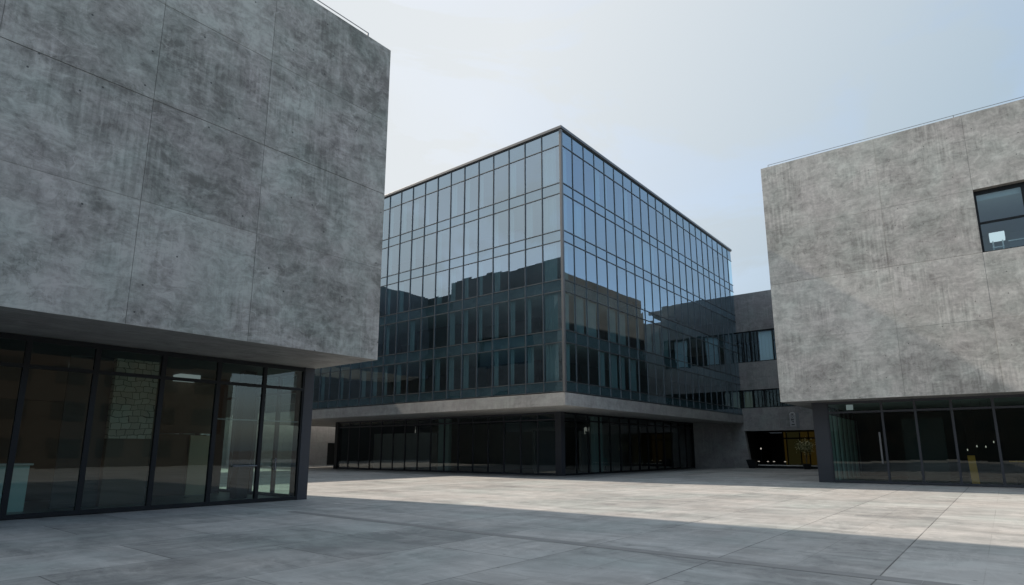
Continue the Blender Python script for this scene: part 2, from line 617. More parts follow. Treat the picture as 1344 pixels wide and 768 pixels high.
# ------------------------------------------------------------------ ground
g = MB().face([(-2500, -2500, -.03), (2500, -2500, -.03), (2500, 2500, -.03), (-2500, 2500, -.03)]).build('ground', plain('dusty_ground', (.2, .19, .18), .9, 0, .2, .2, .02))
g['kind'] = 'structure'
p = MB().face([(-70, -70, 0), (140, -70, 0), (140, 140, 0), (-70, 140, 0)]).build('pavement', M['paving'])
p['kind'] = 'structure'
# drain channel: a sunk-looking strip of darker slabs with narrow joints
d = MB()
y = -14.0
while y < 14.6:
    d.face([(9.16, y, .004), (9.44, y, .004), (9.44, y + .996, .004), (9.16, y + .996, .004)], 0, random.uniform(.3, .7))
    y += 1.0
ch = d.build('drainage_strip', plain('drain_cover_stone', (.27, .268, .265), .6, 0, .4, .3, 1.4))
ch['kind'] = 'structure'


# ------------------------------------------------------------------ shared: storefront glazing
def glazed_bay(root, axis, at, out, u0, u1, z0, zt, z1, mats=('frame', 'clear'), w=.055, name='glazed_panel', depth=.12, rnd=random):
    """one bay of a ground-floor front: frame (part), a tall pane and a fanlight pane (sub-parts)"""
    f = MB()

    def bx(a0, a1, c0, c1, e0=-depth / 2, e1=depth / 2):
        if axis == 'x':
            f.box(at + out * e0, a0, c0, at + out * e1, a1, c1)
        else:
            f.box(a0, at + out * e0, c0, a1, at + out * e1, c1)
    bx(u0, u0 + w, z0, z1)
    bx(u1 - w, u1, z0, z1)
    bx(u0 + w, u1 - w, z0, z0 + .10)
    bx(u0 + w, u1 - w, zt - .045, zt + .045, -depth / 2 + .003, depth / 2 - .003)
    bx(u0 + w, u1 - w, z1 - .12, z1)
    fo = f.build(name, M[mats[0]], root)
    for nm, c0, c1 in (('pane', z0 + .10, zt - .045), ('fanlight', zt + .045, z1 - .12)):
        q = MB()
        j = [at + out * (.01 + rnd.uniform(-.003, .003)) for _ in range(4)]
        a, b = u0 + w, u1 - w
        if axis == 'x':
            pts = [(j[0], a, c0), (j[1], b, c0), (j[2], b, c1), (j[3], a, c1)]
        else:
            pts = [(a, j[0], c0), (b, j[1], c0), (b, j[2], c1), (a, j[3], c1)]
        q.face(pts)
        po = q.build(nm, M[mats[1]], root)
        po.parent = fo
    return fo


# ================================================================== LEFT BUILDING
LX1, LY0, LZ0, LZ1 = 11.9, 14.93, 4.35, 15.17
lb = thing('concrete_building', 'dark weathered concrete block floating over a glazed ground floor, filling the left side', 'building', (0, 20, 0))
b = MB()
b.box(-26, LY0 + .028, LZ0, LX1 - .028, 29.9, LZ1 - .01)
b.build('concrete_core', M['conc_soffit'], lb)
f = MB()
rl = random.Random(5)
# front face: three upper rows share joints, shorter bays low down
xs = [-26, -22.2, -18.9, -15.6, -12.3, -9.3, -6.4, -3.5, -.95, 1.95, 4.86, 7.69, LX1]
face_panels(f, 'y', LY0, -1, xs, [LZ0, 7.28, 9.85, 12.45, LZ1], rnd=rl, gu={10: .007, 9: .006}, gz={1: .005, 2: .014, 3: .007})
face_panels(f, 'x', LX1, 1, [LY0 + .03, 18.4, 21.9, 25.4, 29.9], [LZ0, 7.28, 9.85, 12.45, LZ1], rnd=rl)
f.build('concrete_wall', M['conc_dark'], lb, .004)
r = MB()
r.box(-26, LY0 + .04, LZ1 - .012, LX1 - .04, 29.9, LZ1 + .02)
r.build('roof', M['conc_back'], lb)
# thin safety rail along the roof edge
r = MB()
r.tube((-26, 16, 16.25), (12.1 - .4, 16, 16.25), .016)
for x in (11.7, 2, -8, -18):
    r.tube((x, 16, LZ1), (x, 16, 16.25), .02)
r.tube((11.7, 16, 16.25), (11.7, 16, 16.02), .03)
r.build('roof_rail', M['rail'], lb)
# ground floor
GY, GX = 18.3, 11.5
MUL = [-9.9, -8.35, -6.8, -5.25, -3.7, -2.15, -.6, .92, 2.44, 3.95, 5.42, 7.05, 8.62, 10.1, GX]
for i in range(len(MUL) - 1):
    glazed_bay(lb, 'y', GY, -1, MUL[i], MUL[i + 1], .02, 3.60, LZ0 - .02, w=.06 if i < 13 else .05)
for i in range(6):
    glazed_bay(lb, 'x', GX + .30, 1, GY + .42 + i * 1.55, GY + .42 + (i + 1) * 1.55, .02, 3.60, LZ0 - .02)
MB().box(GX + .002, GY - .08, 0, GX + .36, GY + .42, LZ0).build('corner_post', M['post'], lb, .006)
MB().box(-10, GY + .08, .0, GX + .2, 29, .025).build('floor', M['floor_in'], lb)
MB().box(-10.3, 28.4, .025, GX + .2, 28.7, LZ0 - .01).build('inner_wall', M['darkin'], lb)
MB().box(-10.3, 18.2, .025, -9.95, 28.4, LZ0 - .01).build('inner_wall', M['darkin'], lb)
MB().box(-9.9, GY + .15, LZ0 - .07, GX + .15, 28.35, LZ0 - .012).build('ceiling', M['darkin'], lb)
# interior: brown partition, dark fin, stone feature wall over a brown counter wall, tan door
MB().box(-9.5, 24, .025, 6.4, 24.2, 3.15).build('partition_wall', M['brown'], lb)
MB().box(-9.5, 23.98, 3.16, 6.4, 24.22, LZ0 - .08).build('bulkhead', M['brown'], lb)
MB().box(6.50, 20.2, 1.93, 7.66, 20.6, LZ0 - .08).build('stone_wall', M['stone'], lb)
MB().box(6.50, 20.22, .025, 7.66, 20.58, 1.92).build('stone_wall_base', M['brown'], lb)
MB().box(5.4, 20.4, .025, 6.48, 20.5, LZ0 - .08).build('dark_screen', M['darkin'], lb)
MB().box(8.9, 23.0, .025, 10.6, 23.15, 2.15).build('partition_wall', M['brown'], lb)
MB().box(10.0, 22.9, .025, 10.75, 22.98, 2.12).build('inner_door', M['tan'], lb)
MB().box(8.4, 23.2, 2.2, 11.2, 23.35, LZ0 - .08).build('bulkhead', M['brown'], lb)
MB().box(10.35, 20.0, .025, 10.75, 20.4, LZ0 - .08).build('inner_column', M['frame'], lb)
MB().box(11.0, 23.2, .025, 11.35, 23.6, LZ0 - .08).build('inner_column', M['frame'], lb)
for (x, yy) in ((5.95, 22), (7.0, 23.2), (9.3, 22.6)):
    MB().box(x, yy, LZ0 - .30, x + .7, yy + .6, LZ0 - .08, 0).build('ceiling_light', M['panel_light'], lb)
# door pulls on the last two leaves
for (x0, x1, z) in ((9.25, 10.0, 1.12),):
    q = MB().tube((x0, GY - .12, z), (x1, GY - .12, z), .02)
    for x in (x0 + .06, x1 - .06):
        q.tube((x, GY - .12, z), (x, GY + .01, z), .012)
    q.build('door_pull', M['rail'], lb)
q = MB().tube((10.62, GY - .13, .95), (10.62, GY - .13, 1.35), .018)
for z in (1.0, 1.3):
    q.tube((10.62, GY - .13, z), (10.62, GY + .01, z), .012)
q.build('door_pull', M['rail'], lb)
# a glazed service hatch line across three bays
q = MB()
for i in range(12, 14):
    q.box(MUL[i] + .07, GY + .03, 2.50, MUL[i + 1] - .07, GY + .06, 2.535)
q.build('glazing_bar', M['rail'], lb)

desk = thing('reception_desk', 'pale teal reception counter behind the leftmost ground-floor glass', 'counter', (3.9, 20.6, .025))
MB().box(2.9, 20.2, .025, 4.78, 20.9, 1.20).build('front_panel', M['pale_teal'], desk, .01)
MB().box(2.82, 20.12, 1.202, 4.84, 20.98, 1.25).build('counter_top', M['white'], desk, .008)

# ---- rear wing and link bridge (they stand behind and show in the mirror glass and as shadow)
w = thing('concrete_wing', 'taller concrete wing mirrored dark in the glass office facade', 'building', (0, 38, 0))
f = MB()
face_panels(f, 'x', 10.5, 1, [30.0, 33.5, 37, 40.5, 44.7], [0, 3.6, 6.6, 9.6, 12.6, 15.6, 19.2], skip={(1, 3), (2, 3), (1, 1), (2, 1), (3, 1)})
f.build('concrete_wall', M['conc_wing'], w)
MB().box(-24, 30.0, 0, 10.0, 44.7, 19.18).build('core', M['conc_back'], w)
for (i0, i1, z0) in ((33.5, 40.5, 9.6), (33.5, 44.7, 3.6)):
    q = MB().face([(10.06, i0, z0), (10.06, i1, z0), (10.06, i1, z0 + 3), (10.06, i0, z0 + 3)])
    q.build('strip_window', M['spandrel'], w)
MB().box(4, 34, 19.18, 8.5, 39, 19.9).build('roof_plant', M['conc_back'], w)
br = thing('link_bridge', 'enclosed concrete link between the two buildings, mirrored low in the glass facade', 'bridge', (19, 51, 0))
f = MB()
face_panels(f, 'y', 48, -1, [10.52, 14.2, 18, 21.8, 25.6, 27.6], [9.2, 12.2, 15.2, 18.1])
f.build('concrete_wall', M['conc_wing'], br)
MB().box(-12, 44.72, 0, 10.5, 56, 18.0).build('low_core', M['conc_end'], br)
MB().box(10.52, 48.03, 9.2, 27.6, 55, 18.08).build('core', M['conc_soffit'], br)

# ================================================================== CENTRE GLASS OFFICE
CX, CY, CX1, CY1 = 27.7, 18.5, 57.0, 55.4
ZS0, ZS1, ZT = 4.0, 4.71, 20.69
co = thing('glass_office', 'tall glass curtain-wall office block on a concrete slab in the middle of the plaza', 'building', (42, 34, 0))
PITCH_B = 1.2855
lev = [4.78, 5.35, 7.54, 8.25, 10.50, 11.19, 13.50, 14.16, 16.43, 17.10, 19.50, 20.46]
yb = [CY + .09] + [CY + .14 + PITCH_B * k for k in range(1, 29)]
xb = [CX + .09] + [CX - .02 + PITCH_B * k for k in range(1, 23)] + [CX1 - .04]
rw = random.Random(21)
panes = []
for face, bs in (('L', yb), ('R', xb)):
    for i in range(len(bs) - 1):
        for j in range(len(lev) - 1):
            u0, u1, z0, z1 = bs[i] + .022, bs[i + 1] - .022, lev[j] + .022, lev[j + 1] - .022
            dj = [rw.uniform(-.005, .005) for _ in range(4)]
            if face == 'L':
                pts = [(CX + .03 + dj[0], u1, z0), (CX + .03 + dj[1], u0, z0), (CX + .03 + dj[2], u0, z1), (CX + .03 + dj[3], u1, z1)]
            else:
                pts = [(u0, CY + .03 + dj[0], z0), (u1, CY + .03 + dj[1], z0), (u1, CY + .03 + dj[2], z1), (u0, CY + .03 + dj[3], z1)]
            px = [seen(q) for q in pts]
            ar = 0
            if all(px):
                ar = abs(sum(px[k][0] * px[(k + 1) % 4][1] - px[(k + 1) % 4][0] * px[k][1] for k in range(4))) / 2
                cx_ = sum(q[0] for q in px) / 4
                cy_ = sum(q[1] for q in px) / 4
                if cx_ < 400 or (cx_ < 498 and cy_ < 470):
                    ar = 0                  # behind the left block
            panes.append((ar, 'spandrel' if j % 2 == 0 else 'window', pts))
panes.sort(key=lambda q: -q[0])
for kind_, mat, nm in (('window', 'coated', 'window'), ('spandrel', 'spandrel', 'spandrel_panel')):
    lst = [q for q in panes if q[1] == kind_]
    for ar, _, pts in lst[:100]:
        MB().face(pts).build(nm, M[mat], co)
    rest = MB()
    for ar, _, pts in lst[100:]:
        rest.face(pts)
    rest.build(nm, M[mat], co, kind='stuff')
for u in yb[1:]:
    MB().box(CX - .028, u - .018, lev[0], CX + .06, u + .018, lev[-1]).build('mullion', M['mullion'], co)
for u in xb[1:-1]:
    MB().box(u - .016, CY - .012, lev[0], u + .016, CY + .06, lev[-1]).build('mullion', M['mullion'], co)
for z in lev[:-1] + [lev[-1] + .035]:
    MB().box(CX - .012, CY + .1, z - .021, CX + .055, CY1, z + .021).build('transom', M['mullion'], co)
    MB().box(CX + .1, CY - .012, z - .021, CX1, CY + .055, z + .021).build('transom', M['mullion'], co)
MB().box(CX - .06, CY - .06, lev[0] - .05, CX + .10, CY + .10, lev[-1]).build('corner_mullion', M['trim'], co, .01)
q = MB()
q.box(CX - .10, CY - .10, lev[-1] + .06, CX1, CY + .5, ZT)
q.box(CX - .10, CY + .502, lev[-1] + .06, CX + .5, CY1, ZT)
q.build('coping', M['trim'], co, .012)
MB().box(CX + .52, CY + .52, 20.2, CX1, CY1, 20.45).build('roof', M['slab_in'], co)
q = MB()
q.box(CX - .03, CY - .03, ZS0, CX1 - .0, CY1, ZS1)
q.build('concrete_slab', M['conc_slab'], co, .012)
for z in (7.62, 10.57, 13.56, 16.5):
    q = MB()
    q.box(CX + .22, CY + .22, z, CX1, CY1, z + .55, 0)
    q.build('floor_slab', M['ceil'], co)
for z0, z1 in ((ZS1, 7.62), (8.17, 10.57), (11.12, 13.56), (14.11, 16.5), (17.05, 20.2)):
    # inner partitions of different depth and tone behind the glass
    rr = random.Random(int(z0 * 10))
    yy = CY + 5.5
    while yy < CY1 - 3:
        ww = rr.uniform(3, 7)
        dd = rr.choice((3.4, 5.2, 7.0))
        if rr.random() < .8:
            MB().box(CX + dd, yy, z0, CX + dd + .2, min(yy + ww, CY1), z1).build('partition_wall', M[rr.choice(('core', 'core', 'brown', 'slab_in'))], co)
        yy += ww + .4
    xx = CX + 5.5
    while xx < CX1 - 3:
        ww = rr.uniform(3, 7)
        dd = rr.choice((4.0, 4.6))
        MB().box(xx, CY + dd, z0, min(xx + ww, CX1), CY + dd + .2, z1).build('partition_wall', M[rr.choice(('core', 'slab_in', 'core'))], co)
        xx += ww + .4
MB().box(CX1 - .25, CY + .3, ZS1, CX1 - .02, CY1, 20.2).build('party_wall', M['core'], co)
MB().box(CX + .3, CY1 - .25, ZS1, CX1 - .3, CY1 - .02, 20.2).build('end_wall', M['conc_back'], co)
# curtains hanging just inside, gathered to one side of many bays
ncur = 0
rc = random.Random(8)
for j in range(5):
    z0, z1 = lev[1 + 2 * j] + .03, lev[2 + 2 * j] - .05
    z0 -= .12
    for k in range(19):
        w_ = 0
        if k == 0:
            w_ = .9
        elif rc.random() < .72:
            w_ = rc.choice((.28, .34, .40, .45))
        if w_ and ncur < 100:
            u1 = yb[k + 1] - .05
            q = MB()
            seg = max(3, int(w_ / .07))
            for s in range(seg):
                a = u1 - w_ * s / seg
                c = u1 - w_ * (s + 1) / seg
                xa = CX + .17 + (.025 if s % 2 else -.025)
                xc = CX + .17 + (.025 if (s + 1) % 2 else -.025)
                q.face([(xa, a, z0), (xc, c, z0), (xc, c, z1), (xa, a, z1)])
            q.build('curtain', M['curtain'], co)
            ncur += 1
for j in range(5):
    z0, z1 = lev[1 + 2 * j] - .09, lev[2 + 2 * j] - .05
    for k in range(11):
        w_ = .62 if k == 0 else (rc.choice((.5, .75, 1.1, 1.18)) if rc.random() < .6 else 0)
        if w_ and ncur < 100:
            u0 = xb[k] + .05
            q = MB()
            seg = max(3, int(w_ / .07))
            for s in range(seg):
                a = u0 + w_ * s / seg
                c = u0 + w_ * (s + 1) / seg
                ya = CY + .17 + (.025 if s % 2 else -.025)
                yc = CY + .17 + (.025 if (s + 1) % 2 else -.025)
                q.face([(a, ya, z0), (c, yc, z0), (c, yc, z1), (a, ya, z1)])
            q.build('curtain', M['curtain'], co)
            ncur += 1
# ground floor set back under the slab
HX, HY = 32.1, 21.8
gl = [HY + .45 + 1.432 * k for k in range(17)]
for i in range(16):
    glazed_bay(co, 'x', HX + .12, -1, gl[i], gl[i + 1], .02, 3.52, ZS0, mats=('post', 'lobby'), w=.035)
gr = [HX + .45 + 1.48 * k for k in range(15)]
for i in range(14):
    glazed_bay(co, 'y', HY + .12, -1, gr[i], gr[i + 1], .02, 3.52, ZS0, mats=('frame', 'lobby'), w=.035)
MB().box(HX, HY, 0, HX + .45, HY + .45, ZS0).build('corner_post', M['post'], co, .008)
MB().box(HX - .02, gl[-1], 0, HX + .4, gl[-1] + .45, ZS0).build('corner_post', M['frame'], co, .008)
MB().box(gr[-1], HY - .02, 0, gr[-1] + .4, HY + .4, ZS0).build('corner_post', M['frame'], co, .008)
MB().box(HX + .2, HY + .2, .0, 56.9, gl[-1], .025).build('floor', M['floor_in'], co)
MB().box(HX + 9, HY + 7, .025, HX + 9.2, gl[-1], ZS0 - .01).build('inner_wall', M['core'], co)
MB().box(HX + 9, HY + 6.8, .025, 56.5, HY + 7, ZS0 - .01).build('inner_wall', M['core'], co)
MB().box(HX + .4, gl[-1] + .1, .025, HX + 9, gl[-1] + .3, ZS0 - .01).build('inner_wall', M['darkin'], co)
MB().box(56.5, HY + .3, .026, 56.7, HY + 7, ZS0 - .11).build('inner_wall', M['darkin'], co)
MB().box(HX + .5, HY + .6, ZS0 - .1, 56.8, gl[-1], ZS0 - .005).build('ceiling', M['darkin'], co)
MB().box(HX + .5, 32.2, .025, HX + .8, 33.3, ZS0 - .11).build('inner_column', M['teal'], co, .01)
MB().box(HX + .5, 24.2, .025, HX + 4, 24.4, 2.9).build('inner_wall', M['darkin'], co)
MB().box(36.9, HY + .45, .025, 38.0, HY + .75, ZS0 - .11).build('inner_column', M['teal'], co, .01)
MB().box(39.5, HY + 3.2, .025, 46, HY + 3.4, 3.0).build('inner_wall', M['core'], co)
MB().box(HX + 3, 36, .025, HX + 3.2, 44, 3.0).build('inner_wall', M['core'], co)


def cafe_chair(loc, label):
    c = thing('lobby_chair', label, 'chair', loc, 'chairs in the glass office lobby')
    x, y, z = loc
    MB().box(x - .25, y - .25, z + .42, x + .25, y + .25, z + .48).build('seat', M['teal'], c, .015)
    MB().hexa([(x - .25, y + .21, z + .48), (x + .25, y + .21, z + .48), (x + .25, y + .25, z + .48), (x - .25, y + .25, z + .48)],
              [(x - .23, y + .33, z + .98), (x + .23, y + .33, z + .98), (x + .23, y + .37, z + .98), (x - .23, y + .37, z + .98)]).build('backrest', M['teal'], c, .01)
    for sx in (-1, 1):
        for sy in (-1, 1):
            MB().tube((x + sx * .21, y + sy * .21, z + .42), (x + sx * .25, y + sy * .25, z), .016).build('leg', M['frame'], c)
    return c


c0 = cafe_chair((39.2, HY + 1.3, .025), 'teal lobby chair beside the pale column, right side of the glass corner')
copy_thing(c0, (41.0, HY + 1.7, .025), 'teal lobby chair farther from the pale column, second along the right glazing')

# ================================================================== CONCRETE END WALL BETWEEN OFFICE AND BACK BUILDING
ew = MB()
ew.hexa([(53.25, 21.75, 0), (57.15, 19.45, 0), (57.3, 19.9, 0), (53.5, 22.2, 0)],
        [(53.25, 21.75, ZS0 - .002), (57.0, 19.72, ZS0 - .002), (57.3, 20.2, ZS0 - .002), (53.5, 22.2, ZS0 - .002)])
tag(ew.build('concrete_wall', M['conc_back'], None), 'shaded plain concrete wall closing the glazing under the slab', 'wall')

# ================================================================== BACK BUILDING
BX = 57.0
bb = thing('back_building', 'grey concrete block with strip windows between the glass office and right block', 'building', (63, 16, 0))
f = MB()
rb = random.Random(4)
ys = [11.1, 14.2, 17.3, 20.4]
face_panels(f, 'x', BX, -1, ys, [12.5, 16.12], rnd=rb)
face_panels(f, 'x', BX, -1, ys, [7.02, 9.58], rnd=rb)
face_panels(f, 'x', BX, -1, [8.8, 12.2, 15.3, 18.4, 20.4], [3.30, 5.36], rnd=rb)
f.hexa([(BX, 18.1, 0), (BX + .5, 18.1, 0), (BX + .5, 20.4, 0), (BX, 20.4, 0)],
       [(BX, 18.46, 3.29), (BX + .5, 18.46, 3.29), (BX + .5, 20.4, 3.29), (BX, 20.4, 3.29)])
f.box(BX, -3, 0, BX + .4, 7.98, 5.36)
f.box(BX, 8.0, 5.37, BX + .4, 11.1, 14.6)
f.build('concrete_wall', M['conc_back'], bb, .006)
q = MB()
q.box(BX + .031, 8.82, 3.30, BX + .45, 20.4, 5.36)
q.box(BX + .031, 11.12, 7.02, BX + .45, 20.4, 9.58)
q.box(BX + .031, 11.12, 12.5, BX + .45, 20.4, 16.10)
q.build('concrete_core', M['conc_back'], bb)
MB().box(BX + 1, 9, 15.6, BX + 14, 34, 16.05).build('roof', M['conc_back'], bb)
MB().box(BX + .5, 20.41, 0, BX + 13, 34, 15.59).build('rear_core', M['conc_back'], bb)
MB().box(BX + 6, 8.5, 3.3, BX + 6.2, 34, 15.6).build('inner_wall', M['darkin'], bb)
for z in (4.9, 9.0, 12.5):
    MB().box(BX + .46, 8.9, z, BX + 6, 20.4, z + .36).build('floor_slab', M['slab_in'], bb)
for (z0, z1, us) in ((9.58, 12.5, [11.1, 12.2, 13.6, 15.35, 16.7, 17.3, 18.0, 19.2, 20.4]), (5.37, 7.02, [8.9, 10.4, 12.0, 13.5, 15.0, 16.5, 17.5, 18.4, 20.4])):
    for i in range(len(us) - 1):
        q = MB()
        a, c = us[i], us[i + 1]
        q.box(BX + .08, a, z0, BX + .18, a + .05, z1)
        q.box(BX + .08, c - .05, z0, BX + .18, c, z1)
        q.box(BX + .083, a + .05, z0, BX + .177, c - .05, z0 + .06)
        q.box(BX + .083, a + .05, z1 - .10, BX + .177, c - .05, z1)
        fr = q.build('window', M['frame'], bb)
        po = MB().face([(BX + .13, c - .05, z0 + .06), (BX + .13, a + .05, z0 + .06), (BX + .13, a + .05, z1 - .1), (BX + .13, c - .05, z1 - .1)]).build('pane', M['pale_glass'] if (z0 > 9 and c - a > 1.2) else M['clear'], bb)
        po.parent = fr
MB().box(BX + .3, 12.27, 9.7, BX + .33, 13.53, 12.35).build('blind_or_sky_panel', M['pale_blue'], bb)  # pale panel standing in for sky reflected in the pane
MB().box(BX + .3, 15.42, 9.7, BX + .33, 16.62, 12.35).build('blind_or_sky_panel', M['pale_blue'], bb)  # likewise a painted sky reflection, behind the next wide pane
MB().box(BX + .3, 17.6, 5.45, BX + .33, 18.3, 6.9).build('blind_or_sky_panel', M['tan'], bb)
# the deep dark entrance recess with amber-lit glazing at the back
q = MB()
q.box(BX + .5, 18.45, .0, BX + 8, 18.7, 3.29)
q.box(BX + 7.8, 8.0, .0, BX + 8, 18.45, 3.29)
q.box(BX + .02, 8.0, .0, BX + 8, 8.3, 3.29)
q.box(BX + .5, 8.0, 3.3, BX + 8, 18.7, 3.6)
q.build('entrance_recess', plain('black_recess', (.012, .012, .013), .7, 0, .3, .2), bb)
MB().box(BX + .35, 9.0, 0, BX + 8, 17.9, .22).build('entrance_step', M['frame'], bb)
MB().box(BX + .28, 9.0, .222, BX + .55, 17.55, .30).build('step_nosing', M['white'], bb, .01)
ent = [16.55, 16.25, 15.05, 14.3, 13.55, 12.3, 11.2]
for i in range(len(ent) - 1):
    a, c = ent[i + 1], ent[i]
    q = MB()
    q.box(BX + 5.0, c - .07, .22, BX + 5.12, c, 3.29)
    q.box(BX + 5.0, a, 2.62, BX + 5.12, c - .07, 2.76)
    fr = q.build('lit_window', M['frame'], bb)
    po = MB().box(BX + 5.14, a, .24, BX + 5.2, c - .08, 3.28).build('lit_pane', M['amber_lit'] if i in (0, 2, 3) else lit('dim_amber_pane', (.5, .46, .16), .005 + .004 * (i % 2)), bb)
    po.parent = fr

sg = thing('wall_sign', 'small grey upright plaque with a round emblem and dark characters over the dark entrance', 'sign', (BX, 14.2, 4.2))
# plate with an arched top
q = MB()
ar = [(14.46, 3.62), (13.98, 3.62)] + [(14.22 - .24 * math.cos(a), 4.62 + .24 * math.sin(a)) for a in [math.pi * k / 10 for k in range(11)]]
fr_, bk_ = BX - .07, BX - .004
q.face([(fr_, yy, zz) for yy, zz in reversed(ar)])
q.face([(bk_, yy, zz) for yy, zz in ar])
for k in range(len(ar)):
    a, c = ar[k], ar[(k + 1) % len(ar)]
    q.face([(fr_, a[0], a[1]), (fr_, c[0], c[1]), (bk_, c[0], c[1]), (bk_, a[0], a[1])])
q.build('plate', plain('sign_plate', (.42, .43, .45), .5), sg)
MB().box(BX - .05, 13.70, 3.45, BX - .004, 13.95, 4.80).build('side_plate', plain('sign_side_plate', (.20, .215, .23), .5), sg)
q = MB()
for k in range(14):
    a0, a1 = math.pi * k / 14, math.pi * (k + 1) / 14
    P0 = [(14.22 + r_ * math.cos(a), 4.62 + r_ * math.sin(a)) for r_, a in ((.19, a0), (.24, a0), (.24, a1), (.19, a1))]
    q.hexa([(BX - .085, y_, z_) for y_, z_ in P0], [(BX - .071, y_, z_) for y_, z_ in P0])
q.build('emblem_ring', M['white'], sg)
# the five dark character blocks, stacked
STROKES = [[(14.32, 4.66, 14.12, 4.71), (14.24, 4.56, 14.20, 4.72), (14.33, 4.55, 14.28, 4.60), (14.17, 4.55, 14.12, 4.60)],
           [(14.33, 4.44, 14.27, 4.48), (14.19, 4.44, 14.12, 4.48), (14.27, 4.38, 14.18, 4.42)],
           [(14.34, 4.21, 14.11, 4.25), (14.34, 4.12, 14.30, 4.31), (14.26, 4.14, 14.22, 4.29), (14.16, 4.14, 14.12, 4.29)],
           [(14.30, 4.05, 14.13, 4.09), (14.25, 3.96, 14.13, 4.00), (14.22, 4.00, 14.17, 4.05)],
           [(14.34, 3.74, 14.09, 3.82)]]
for st in STROKES:
    q = MB()
    for k, (a, z0, c, z1) in enumerate(st):
        e = .0022 * k
        q.box(BX - .082 - e, c, z0, BX - .0702, a, z1)
    q.build('character', M['frame'], sg)

pl = thing('planter_box', 'black tapered planter box beside the slanted concrete jamb', 'planter', (56.6, 17.9, 0))
MB().hexa([(56.3, 17.55, 0), (56.85, 17.55, 0), (56.85, 18.05, 0), (56.3, 18.05, 0)],
          [(56.22, 17.45, .75), (56.9, 17.45, .75), (56.9, 18.28, .75), (56.22, 18.28, .75)]).build('box', M['frame'], pl, .01)
MB().box(56.3, 17.55, .752, 56.82, 18.18, .765).build('soil', M['soil'], pl)


def shrub(base, h, rad, label, seed):
    rr = random.Random(seed)
    s = thing('flowering_shrub', label, 'shrub', base)
    x, y, z = base
    t_ = MB()
    tips = []
    for k in range(7):
        a = rr.uniform(0, 6.28)
        top = Vector((x + math.cos(a) * rad * .7 * rr.random(), y + math.sin(a) * rad * .7 * rr.random(), z + h * rr.uniform(.75, 1)))
        midp = Vector((x, y, z)) .lerp(top, .5) + Vector((rr.uniform(-.06, .06), rr.uniform(-.06, .06), 0))
        t_.tube((x, y, z), midp, .022, .014, 6)
        t_.tube(midp, top, .014, .006, 6)
        tips.append(top)
    t_.build('stem', M['brown'], s)
    for nm, mt, cnt, sz in (('foliage', M['leaf'], 620, .07), ('blossom', M['blossom'], 420, .055)):
        q = MB()
        for _ in range(cnt):
            tp = rr.choice(tips)
            c = tp + Vector((rr.gauss(0, rad * .36), rr.gauss(0, rad * .36), rr.gauss(-.05, rad * .36)))
            d1 = Vector((rr.gauss(0, 1), rr.gauss(0, 1), rr.gauss(0, 1))).normalized()
            d2 = d1.orthogonal().normalized()
            l_, w_ = sz * rr.uniform(.7, 1.4), sz * rr.uniform(.3, .6)
            q.face([c - d1 * l_, c + d2 * w_, c + d1 * l_, c - d2 * w_])
        q.build(nm, mt, s)
    return s


shrub((56.3, 13.25, .46), 1.75, .62, 'tall shrub with pale yellow blossom before the right end of the dark entrance', 3)
tb = thing('shrub_tub', 'dark round tub under the blossoming shrub by the entrance', 'planter', (56.3, 13.25, 0))
MB().lathe((56.3, 13.25, 0), [(.0, 0), (.26, 0), (.34, .42), (.36, .42), (.36, .45), (.30, .45), (.0, .40)]).build('tub', M['frame'], tb)
MB().lathe((56.3, 13.25, 0), [(.0, .402), (.29, .402)]).build('soil', M['soil'], tb)

lamp = thing('path_lamp', 'slim black post lamp with a white glowing head in the dark entrance', 'lamp', (58.6, 17.6, .22))
MB().tube((58.6, 17.6, .22), (58.6, 17.6, 1.65), .025).build('post', M['frame'], lamp)
MB().lathe((58.6, 17.6, 1.65), [(0, 0), (.05, .02), (.06, .09), (.04, .14), (0, .15)], 10).build('lamp_head', M['bulb'], lamp)
gl0 = None
for k, (yy, xx, lb_) in enumerate(((17.75, 58.2, 'low glowing step light nearest the black planter box'), (16.95, 58.2, 'low glowing step light second from the planter box'),
                                    (16.42, 58.2, 'low glowing step light third from the planter box'), (15.45, 58.1, 'low glowing step light in front of the amber window'))):
    if gl0 is None:
        gl0 = thing('step_light', lb_, 'lamp', (xx, yy, .22), 'low lights along the entrance step')
        MB().box(xx - .06, yy - .06, .22, xx + .06, yy + .06, .55).build('body', M['frame'], gl0)
        MB().box(xx - .04, yy - .07, .552, xx + .04, yy + .07, .60).build('lens', M['bulb'], gl0)
    else:
        copy_thing(gl0, (xx, yy, .22), lb_)

# ================================================================== RIGHT BUILDING
RX, RY, RZ0, RZ1 = 32.76, 8.69, 4.0, 16.83
rbld = thing('concrete_block', 'lighter grey concrete block over a dark glazed ground floor on the right', 'building', (RX, RY, 0))
rbld.rotation_euler.z = R(1.3)
f = MB()
rr_ = random.Random(14)
ysr = [-18.1, -14.55, -11.0, -7.45, -3.85, -.26, 3.30, RY]
zsr = [RZ0, 7.18, 10.18, 13.14, RZ1]
face_panels(f, 'x', RX, -1, ysr, zsr, skip={(4, 2)}, rnd=rr_, gz={1: .006, 2: .011, 3: .006})
f.build('concrete_wall', M['conc_mid'], rbld, .004)
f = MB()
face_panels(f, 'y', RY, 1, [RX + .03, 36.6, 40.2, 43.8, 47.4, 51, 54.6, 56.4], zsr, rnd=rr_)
f.build('concrete_wall', M['conc_end'], rbld, .007)  # sunlit end coloured dark so its reflection looks shaded
q = MB()
wy0, wy1, wz0, wz1 = -3.85, -.26, 10.18, 13.14
q.box(RX + .028, -18.1, RZ0, 56.4, RY - .028, wz0)
q.box(RX + .028, -18.1, wz1, 56.4, RY - .028, RZ1 - .01)
q.box(RX + .028, wy1, wz0, 56.4, RY - .028, wz1)
